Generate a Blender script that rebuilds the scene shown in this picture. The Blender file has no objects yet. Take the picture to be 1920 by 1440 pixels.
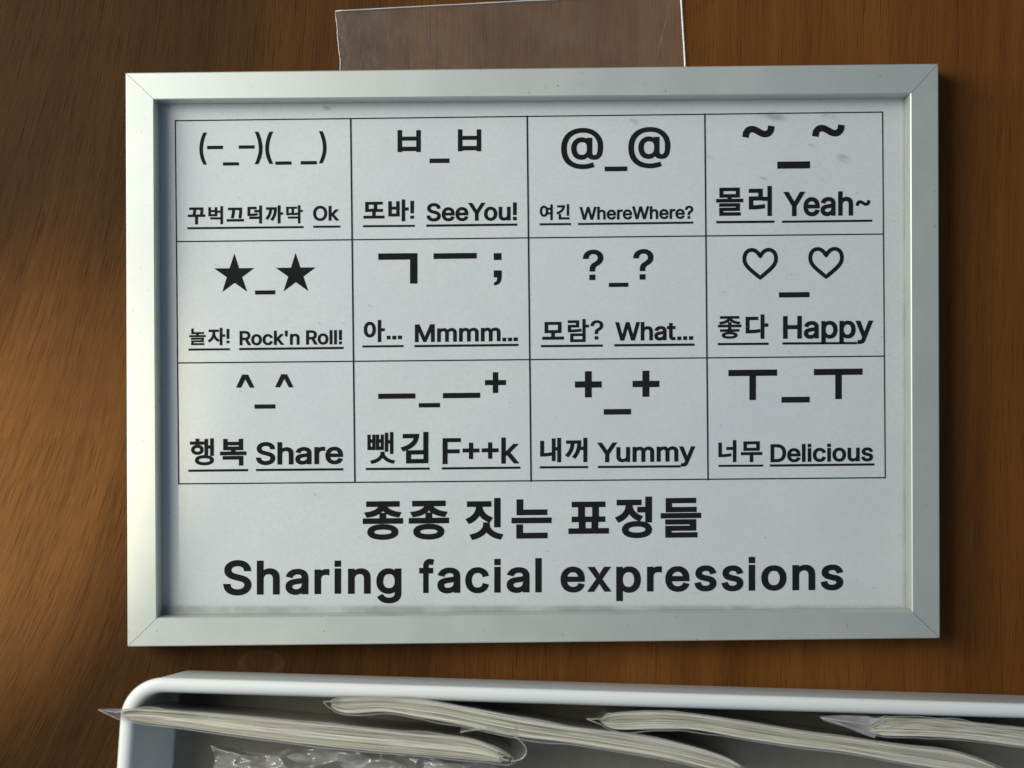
import bpy, bmesh, math, random
from mathutils import Vector, noise as mnoise
from mathutils.geometry import delaunay_2d_cdt

C = bpy.context.scene.collection
sc = bpy.context.scene
random.seed(7)

# ---------------------------------------------------------------- camera, world, lights
ZF = 0.0148            # height of the frame's front face above the table
ZC = 0.6148            # camera height
K0 = 0.00021          # metres per photo pixel on the frame's front face

def P(x, y, z):
    """photo pixel (1920x1440) -> world point on the level plane at height z"""
    k = K0 * (ZC - z) / (ZC - ZF)
    return Vector(((x - 960) * k, (720 - y) * k, z))

cd = bpy.data.cameras.new('camera'); cam = bpy.data.objects.new('camera', cd); C.objects.link(cam)
cam.location = (0, 0, ZC)
cd.sensor_width = 36; cd.lens = 36 * (ZC - ZF) / (1920 * K0)
cd.clip_start = 0.01; cd.clip_end = 100
cd.dof.use_dof = True; cd.dof.focus_distance = ZC - 0.010; cd.dof.aperture_fstop = 6.5
sc.camera = cam

w = bpy.data.worlds.new('World'); sc.world = w; w.use_nodes = True
bg = w.node_tree.nodes['Background']
bg.inputs[0].default_value = (0.50, 0.67, 0.95, 1); bg.inputs[1].default_value = 0.23

def aim(o, target):
    o.rotation_euler = (Vector(target) - o.location).to_track_quat('-Z', 'Y').to_euler()

ld = bpy.data.lights.new('window_light', 'AREA'); lo = bpy.data.objects.new('window_light', ld); C.objects.link(lo)
ld.shape = 'RECTANGLE'; ld.size = 0.5; ld.size_y = 1.0; ld.energy = 12.8; ld.color = (1.0, 0.985, 0.90)
lo.location = (-0.73, 0.27, 0.62); aim(lo, (-0.02, 0, 0))

sd = bpy.data.lights.new('sun_patch_light', 'SPOT'); so = bpy.data.objects.new('sun_patch_light', sd); C.objects.link(so)
sd.energy = 120; sd.color = (1.0, 0.87, 0.58); sd.spot_size = math.radians(11.0); sd.spot_blend = 0.75
sd.shadow_soft_size = 0.03
so.location = (-0.52, -0.52, 0.50); aim(so, (-0.218, -0.050, 0))

sc.view_settings.view_transform = 'Standard'; sc.view_settings.look = 'None'
sc.view_settings.exposure = 0; sc.view_settings.gamma = 1
sc.view_settings.use_curve_mapping = False
sc.cycles.max_bounces = 10; sc.cycles.transparent_max_bounces = 24
sc.cycles.caustics_reflective = False; sc.cycles.caustics_refractive = False

# ---------------------------------------------------------------- helpers
class NT:
    def __init__(s, name):
        s.m = bpy.data.materials.new(name); s.m.use_nodes = True
        s.t = s.m.node_tree; s.t.nodes.clear()
        s.out = s.n('ShaderNodeOutputMaterial')
    def n(s, typ, **kw):
        nd = s.t.nodes.new(typ)
        for k, v in kw.items(): setattr(nd, k, v)
        return nd
    def l(s, a, b): s.t.links.new(a, b)
    def val(s, sock, v):
        if isinstance(v, (int, float, tuple)): sock.default_value = v
        else: s.l(v, sock)
    def math(s, op, a, b=0.0, c=0.0, clamp=False):
        nd = s.n('ShaderNodeMath', operation=op); nd.use_clamp = clamp
        for i, v in enumerate((a, b, c)): s.val(nd.inputs[i], v)
        return nd.outputs[0]
    def ramp(s, v, a, b, lo=0.0, hi=1.0):
        nd = s.n('ShaderNodeMapRange', interpolation_type='SMOOTHSTEP')
        s.val(nd.inputs[0], v)
        for i, q in enumerate((a, b, lo, hi)): nd.inputs[i + 1].default_value = q
        return nd.outputs[0]
    def mix(s, f, a, b):
        nd = s.n('ShaderNodeMix', data_type='RGBA')
        s.val(nd.inputs[0], f); s.val(nd.inputs[6], a); s.val(nd.inputs[7], b)
        return nd.outputs[2]
    def noise(s, vec, scale, detail=3, rough=.55):
        nd = s.n('ShaderNodeTexNoise'); s.l(vec, nd.inputs['Vector'])
        nd.inputs['Scale'].default_value = scale; nd.inputs['Detail'].default_value = detail
        nd.inputs['Roughness'].default_value = rough
        return nd.outputs[0]
    def comb(s, x, y, z=0.0):
        nd = s.n('ShaderNodeCombineXYZ')
        for i, v in enumerate((x, y, z)): s.val(nd.inputs[i], v)
        return nd.outputs[0]
    def obj(s): return s.n('ShaderNodeTexCoord').outputs['Object']
    def sep(s, v):
        nd = s.n('ShaderNodeSeparateXYZ'); s.l(v, nd.inputs[0]); return nd.outputs
    def bsdf(s, col, rough=.5, metal=0.0, normal=None, spec=.5):
        nd = s.n('ShaderNodeBsdfPrincipled')
        s.val(nd.inputs['Base Color'], col); s.val(nd.inputs['Roughness'], rough); s.val(nd.inputs['Metallic'], metal)
        nd.inputs['Specular IOR Level'].default_value = spec
        if normal is not None: s.l(normal, nd.inputs['Normal'])
        return nd
    def bump(s, h, strength, dist):
        nd = s.n('ShaderNodeBump'); nd.inputs['Strength'].default_value = strength
        nd.inputs['Distance'].default_value = dist; s.l(h, nd.inputs['Height']); return nd.outputs[0]
    def mixsh(s, f, a, b):
        nd = s.n('ShaderNodeMixShader'); s.val(nd.inputs[0], f); s.l(a, nd.inputs[1]); s.l(b, nd.inputs[2]); return nd.outputs[0]
    def schlick(s):
        lw = s.n('ShaderNodeLayerWeight'); lw.inputs[0].default_value = .5
        return s.math('ADD', s.math('MULTIPLY', s.math('POWER', lw.outputs['Facing'], 5.0), .92), .04)
    def done(s, sh): s.l(sh, s.out.inputs[0]); return s.m

def mesh_obj(name, bm, mat, parent=None, smooth=False, recalc=True):
    if recalc: bmesh.ops.recalc_face_normals(bm, faces=bm.faces)
    me = bpy.data.meshes.new(name); bm.to_mesh(me); bm.free()
    mats = mat if isinstance(mat, (list, tuple)) else [mat]
    for m in mats: me.materials.append(m)
    if smooth:
        for p in me.polygons: p.use_smooth = True
    o = bpy.data.objects.new(name, me); C.objects.link(o)
    if parent: o.parent = parent
    return o

def thing(name, label, cat, loc=(0, 0, 0), group=None):
    o = bpy.data.objects.new(name, None); C.objects.link(o); o.location = (0, 0, 0)
    o.empty_display_size = 0.02
    o['label'] = label; o['category'] = cat
    if group: o['group'] = group
    return o

def poly(bm, pts):
    """one flat face from world points"""
    try: bm.faces.new([bm.verts.new(p) for p in pts])
    except ValueError: pass

def box(bm, a, b):
    x0, y0, z0 = a; x1, y1, z1 = b
    v = [bm.verts.new(p) for p in ((x0,y0,z0),(x1,y0,z0),(x1,y1,z0),(x0,y1,z0),(x0,y0,z1),(x1,y0,z1),(x1,y1,z1),(x0,y1,z1))]
    for f in ((3,2,1,0),(4,5,6,7),(0,1,5,4),(1,2,6,5),(2,3,7,6),(3,0,4,7)): bm.faces.new([v[i] for i in f])

# ---------------------------------------------------------------- materials
def wood_material():
    s = NT('wood_veneer'); v = s.obj(); X, Y, Z = s.sep(v)
    warp = s.noise(s.comb(s.math('MULTIPLY', X, 9), s.math('MULTIPLY', Y, 4)), 1.0, 2)
    a = s.ramp(X, -0.27, -0.03, 0.44, 0.02)
    xw = s.math('SUBTRACT', X, s.math('MULTIPLY', a, Y))
    xw = s.math('ADD', xw, s.math('MULTIPLY', warp, 0.010))
    def g(sx, sy, d=3, r=.55): return s.noise(s.comb(s.math('MULTIPLY', xw, sx), s.math('MULTIPLY', Y, sy)), 1.0, d, r)
    big = g(24, 2.4, 3); tone = g(150, 6, 4, .6); fibre = g(1900, 75, 3, .65); pores = g(1900, 55, 2, .5)
    flecks = g(1050, 24, 2, .5); band = g(420, 12, 2, .5)
    pore = s.ramp(pores, .56, .72); fleck = s.ramp(flecks, .60, .74)
    t = s.math('ADD', s.math('MULTIPLY', big, .60), s.math('ADD', s.math('MULTIPLY', tone, .30), s.math('MULTIPLY', band, .22)))
    t = s.ramp(t, .34, .80)
    # veneer reddens to the right; shade on the left is painted into its browns
    leaf_shade = s.ramp(s.math('ADD', X, s.math('MULTIPLY', big, .10)), -.10, .16)
    dark = s.mix(leaf_shade, (.027, .0110, .0030, 1), (.100, .0350, .0080, 1))
    lite = s.mix(leaf_shade, (.062, .0265, .0072, 1), (.195, .0730, .0165, 1))
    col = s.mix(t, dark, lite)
    f2 = s.ramp(fibre, .30, .70)
    col = s.mix(s.math('MULTIPLY', f2, .28), col, s.mix(leaf_shade, (.105, .048, .0135, 1), (.195, .075, .0175, 1)))
    col = s.mix(s.math('MULTIPLY', pore, s.ramp(X, -.05, .15, .42, .20)), col, (.022, .0085, .004, 1))
    col = s.mix(s.math('MULTIPLY', fleck, s.ramp(X, -.05, .15, .34, .15)), col, (.028, .010, .0045, 1))
    # pale ring of dried adhesive near the frame's lower edge
    c = P(490, 1243, 0)
    dx = s.math('DIVIDE', s.math('SUBTRACT', X, c.x), .0092); dy = s.math('DIVIDE', s.math('SUBTRACT', Y, c.y), .0050)
    r = s.math('SQRT', s.math('ADD', s.math('MULTIPLY', dx, dx), s.math('MULTIPLY', dy, dy)))
    disc = s.ramp(r, 1.08, .92)
    ring = s.math('MULTIPLY', disc, s.math('MULTIPLY', s.ramp(r, .55, 1.0, .01, .07), s.ramp(tone, .35, .6, .3, 1)))
    col = s.mix(ring, col, (.32, .24, .19, 1))
    h = s.math('SUBTRACT', s.math('MULTIPLY', fibre, .5), s.math('ADD', pore, s.math('MULTIPLY', fleck, .8)))
    nrm = s.bump(h, .7, .00018)
    rough = s.math('ADD', .42, s.math('MULTIPLY', fibre, .2))
    return s.done(s.bsdf(col, rough, 0, nrm, .05).outputs[0])

def metal_material():
    s = NT('brushed_silver'); v = s.obj(); X, Y, Z = s.sep(v)
    fine = s.noise(v, 1500, 3, .6); blot = s.noise(v, 45, 4, .6); dirt = s.ramp(s.noise(v, 130, 5, .68), .60, .78)
    specks = s.ramp(s.noise(v, 520, 2, .5), .735, .775)
    hair = s.noise(s.comb(s.math('MULTIPLY', s.math('ADD', X, Y), 90), s.math('MULTIPLY', s.math('SUBTRACT', X, Y), 900)), 1.0, 2, .5)
    hair = s.ramp(hair, .74, .78)
    col = s.mix(s.ramp(blot, .3, .75), (.560, .590, .545, 1), (.590, .615, .575, 1))
    col = s.mix(s.ramp(fine, .3, .7, 0, .22), col, (.50, .53, .50, 1))
    col = s.mix(s.math('MULTIPLY', dirt, .28), col, (.40, .39, .30, 1))
    col = s.mix(s.math('MULTIPLY', specks, .55), col, (.14, .13, .10, 1))
    col = s.mix(s.math('MULTIPLY', hair, .30), col, (.30, .30, .28, 1))
    nrm = s.bump(s.math('ADD', fine, s.math('MULTIPLY', blot, .6)), .22, .00012)
    return s.done(s.bsdf(col, s.ramp(blot, .3, .7, .47, .52), .56, nrm, .35).outputs[0])

def paper_material():
    s = NT('white_paper'); v = s.obj()
    a = s.noise(v, 16, 4, .6); b = s.noise(v, 700, 3, .65); c = s.noise(v, 90, 4, .6); e = s.noise(v, 30, 3, .6)
    col = s.mix(s.ramp(a, .3, .7), (.700, .740, .715, 1), (.718, .735, .728, 1))
    col = s.mix(s.ramp(e, .35, .7, 0, .5), col, (.690, .695, .730, 1))
    col = s.mix(s.ramp(b, .30, .72, 0, .5), col, (.59, .64, .635, 1))
    col = s.mix(s.ramp(c, .35, .75, 0, .4), col, (.63, .685, .66, 1))
    nrm = s.bump(s.math('ADD', s.noise(v, 11, 2), s.math('MULTIPLY', b, .012)), .55, .003)
    return s.done(s.bsdf(col, .6, 0, nrm, .25).outputs[0])

def plain(name, col, rough, spec=.5, bump=0.0, var=.0, scale=60, metal=0.0):
    s = NT(name); v = s.obj(); a = s.noise(v, scale, 4, .6)
    c2 = tuple(x * (1 - var) for x in col[:3]) + (1,)
    cc = s.mix(a, c2, col)
    nrm = s.bump(s.noise(v, scale * 12, 3), bump, .0002) if bump else None
    return s.done(s.bsdf(cc, rough, metal, nrm, spec).outputs[0])

def glass_material():
    """thin picture glass with dust, finger smudges and grime that gathers along the lower and right edges"""
    s = NT('picture_glass'); v = s.obj(); X, Y, Z = s.sep(v)
    zg = ZP + .0012
    mask = None
    n1 = s.noise(v, 420, 3, .6)
    for (px, py, rx, ry, amt) in ((1447, 217, 24, 9, .55), (1581, 297, 13, 9, .5), (1522, 272, 8, 3, .55), (1428, 333, 9, 3, .6),
                                  (1186, 228, 10, 9, .35), (612, 203, 8, 5, .55), (1553, 215, 14, 8, .35), (1330, 295, 8, 6, .25)):
        c = P(px, py, zg); k = K0 * (ZC - zg) / (ZC - ZF)
        dx = s.math('DIVIDE', s.math('SUBTRACT', X, c.x), rx * k); dy = s.math('DIVIDE', s.math('SUBTRACT', Y, c.y), ry * k)
        dx = s.math('ADD', dx, s.math('MULTIPLY', dy, .35))
        r2 = s.math('ADD', s.math('MULTIPLY', dx, dx), s.math('MULTIPLY', dy, dy))
        g = s.math('MULTIPLY', s.ramp(r2, 1.5, 0.0, 0, amt * .5), s.ramp(n1, .35, .62))
        mask = g if mask is None else s.math('MAXIMUM', mask, g)
    edge = s.noise(s.comb(s.math('MULTIPLY', X, 60), s.math('MULTIPLY', Y, 60)), 1.0, 4, .65)
    yb = P(960, 1141, zg).y; xr = P(1698, 700, zg).x
    gb = s.ramp(Y, yb + .0022, yb + .0002); gr = s.ramp(X, xr - .0020, xr - .0002)
    grime = s.math('MULTIPLY', s.math('MAXIMUM', gb, gr), s.ramp(edge, .25, .75, .10, .36))
    mask = s.math('MAXIMUM', mask, grime)
    specks = s.ramp(s.noise(v, 560, 2, .5), .75, .80, 0, .5)
    mask = s.math('MAXIMUM', mask, specks)
    d = s.n('ShaderNodeBsdfDiffuse'); d.inputs[0].default_value = (.15, .14, .11, 1)
    haze = s.n('ShaderNodeBsdfDiffuse'); haze.inputs[0].default_value = (.72, .74, .74, 1)
    tr = s.n('ShaderNodeBsdfTransparent'); gl = s.n('ShaderNodeBsdfGlossy'); gl.inputs['Roughness'].default_value = .06
    base = s.mixsh(s.schlick(), tr.outputs[0], gl.outputs[0])
    base = s.mixsh(s.ramp(s.noise(v, 30, 4, .6), .3, .8, .0, .006), base, haze.outputs[0])
    return s.done(s.mixsh(mask, base, d.outputs[0]))

def film_material(name, haze, gloss, rough=.12, col=(.85, .85, .82, 1), bump=.0, scale=120):
    s = NT(name); v = s.obj()
    n = s.noise(v, scale, 4, .6)
    nrm = s.bump(n, bump, .003) if bump else None
    tr = s.n('ShaderNodeBsdfTransparent'); gl = s.n('ShaderNodeBsdfGlossy'); gl.inputs['Roughness'].default_value = rough
    df = s.n('ShaderNodeBsdfDiffuse'); df.inputs[0].default_value = col
    if nrm is not None: s.l(nrm, gl.inputs['Normal']); s.l(nrm, df.inputs['Normal'])
    fg = s.math('ADD', s.schlick(), gloss, clamp=True)
    a = s.mixsh(s.ramp(n, .3, .75, haze * .75, haze * 1.3), tr.outputs[0], df.outputs[0])
    return s.done(s.mixsh(fg, a, gl.outputs[0]))

def page_material():
    s = NT('booklet_pages'); v = s.obj()
    at = s.n('ShaderNodeAttribute'); at.attribute_name = 'tone'
    n = s.noise(v, 260, 4, .65); spots = s.ramp(s.noise(v, 120, 4, .6), .68, .74)
    col = s.mix(at.outputs['Fac'], (.42, .39, .29, 1), (.84, .82, .71, 1))
    col = s.mix(s.math('MULTIPLY', n, .30), col, (.50, .46, .37, 1))
    col = s.mix(s.math('MULTIPLY', spots, .6), col, (.14, .12, .09, 1))
    return s.done(s.bsdf(col, .7, 0, None, .25).outputs[0])

ZP = ZF - 0.0095      # top of the printed sheet
M_wood = wood_material(); M_metal = metal_material(); M_paper = paper_material(); M_glass = glass_material()
M_ink = plain('black_ink', (.009, .0080, .0058, 1), .6, .06, 0, .25, 80)
M_line = plain('grid_ink', (.014, .013, .021, 1), .6, .06, 0, .2, 80)
M_board = plain('backing_board', (.20, .15, .10, 1), .8, .2, 0, .2, 60)
M_plastic = plain('white_plastic', (.82, .84, .80, 1), .42, .4, .10, .07, 90)
M_cover = plain('dark_cover', (.52, .46, .36, 1), .6, .2, 0, .3, 60)
M_floor_shade = plain('floor_shade_tone', (.36, .325, .255, 1), .9, .1, .2, .3, 200)  # shade inside the box put into a darker floor colour
M_sheetfilm = film_material('clear_sheet_film', .075, .01, .25, (.68, .63, .52, 1), .30, 40)
M_edge = film_material('clear_sheet_edge', .55, .10, .2, (.92, .93, .90, 1))
M_sleeve = film_material('clear_sleeve', .19, .02, .15, (.88, .88, .83, 1), .2, 140)
M_sleeve_edge = film_material('clear_sleeve_edge', .42, .06, .15, (.85, .85, .80, 1))
M_bag = film_material('crumpled_film', .22, .12, .13, (.80, .80, .74, 1), .04, 60)
M_lump = plain('cream_paper', (.74, .72, .63, 1), .6, .3, 0, .3, 200)
M_page = page_material()

# ---------------------------------------------------------------- setting: the wooden tabletop
bm = bmesh.new(); box(bm, (-.75, -.55, -.028), (.75, .55, 0))
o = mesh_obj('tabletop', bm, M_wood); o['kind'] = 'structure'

# ---------------------------------------------------------------- picture frame
frame = thing('picture_frame', 'silver metal picture frame holding a white sheet of emoticons', 'picture frame')
OUT = [(235, 136), (1760, 119), (1763, 1197), (238.5, 1213)]
INN = [(289.5, 187.5), (1706, 176.5), (1709, 1146), (295, 1158)]
PO = [P(x, y, ZF) for x, y in OUT]; PI_ = [P(x, y, ZF) for x, y in INN]
prof = [(0, .0012), (0, ZF - .0006), (.012, ZF - .0002), (.04, ZF), (.95, ZF), (.985, ZF - .0003), (1.0, ZF - .0009), (1.0, ZP - .0012), (.90, ZP - .0012), (.90, .0012)]
for i in range(4):
    j = (i + 1) % 4
    bm = bmesh.new(); rings = []
    for (ca, cb) in ((i, j), (j, i)):
        ring = []
        along = (PO[cb] - PO[ca]).normalized() * .00010
        for u, z in prof:
            p = PO[ca].lerp(PI_[ca], u) + along
            ring.append(bm.verts.new((p.x, p.y, z)))
        rings.append(ring)
    n = len(prof)
    for k in range(n):
        bm.faces.new((rings[0][k], rings[0][(k + 1) % n], rings[1][(k + 1) % n], rings[1][k]))
    bm.faces.new(rings[0]); bm.faces.new(rings[1][::-1])
    mesh_obj('frame_rail', bm, M_metal, frame)

bm = bmesh.new()   # dark bead filling the mitres from behind, and the backing board
q = [PO[i].lerp(PI_[i], .88) for i in range(4)]
v0 = [bm.verts.new((p.x, p.y, .0020)) for p in q]; v1 = [bm.verts.new((p.x, p.y, ZP - .0016)) for p in q]
bm.faces.new(v0[::-1]); bm.faces.new(v1)
for k in range(4): bm.faces.new((v0[k], v0[(k + 1) % 4], v1[(k + 1) % 4], v1[k]))
mesh_obj('backing_board', bm, M_board, frame)

bm = bmesh.new()
q = [PO[i].lerp(PI_[i], .94) for i in range(4)]
NX, NY = 40, 28; grid = []
for a in range(NY + 1):
    row = []
    for b in range(NX + 1):
        p = q[0].lerp(q[1], b / NX).lerp(q[3].lerp(q[2], b / NX), a / NY)
        row.append(bm.verts.new((p.x, p.y, ZP)))
    grid.append(row)
for a in range(NY):
    for b in range(NX): bm.faces.new((grid[a + 1][b], grid[a + 1][b + 1], grid[a][b + 1], grid[a][b]))
sheet = mesh_obj('printed_sheet', bm, M_paper, frame)

bm = bmesh.new()
poly(bm, [Vector((p.x, p.y, ZP + .0012)) for p in (q[3], q[2], q[1], q[0])])
mesh_obj('glass_pane', bm, M_glass, frame, recalc=False)

# ---- printing ------------------------------------------------------------------
ZT = ZP + .00012
SLOPE = -0.0105        # the print runs slightly uphill to the right
S = 1920 / 340.0       # the measuring scale of the coordinates below
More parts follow.
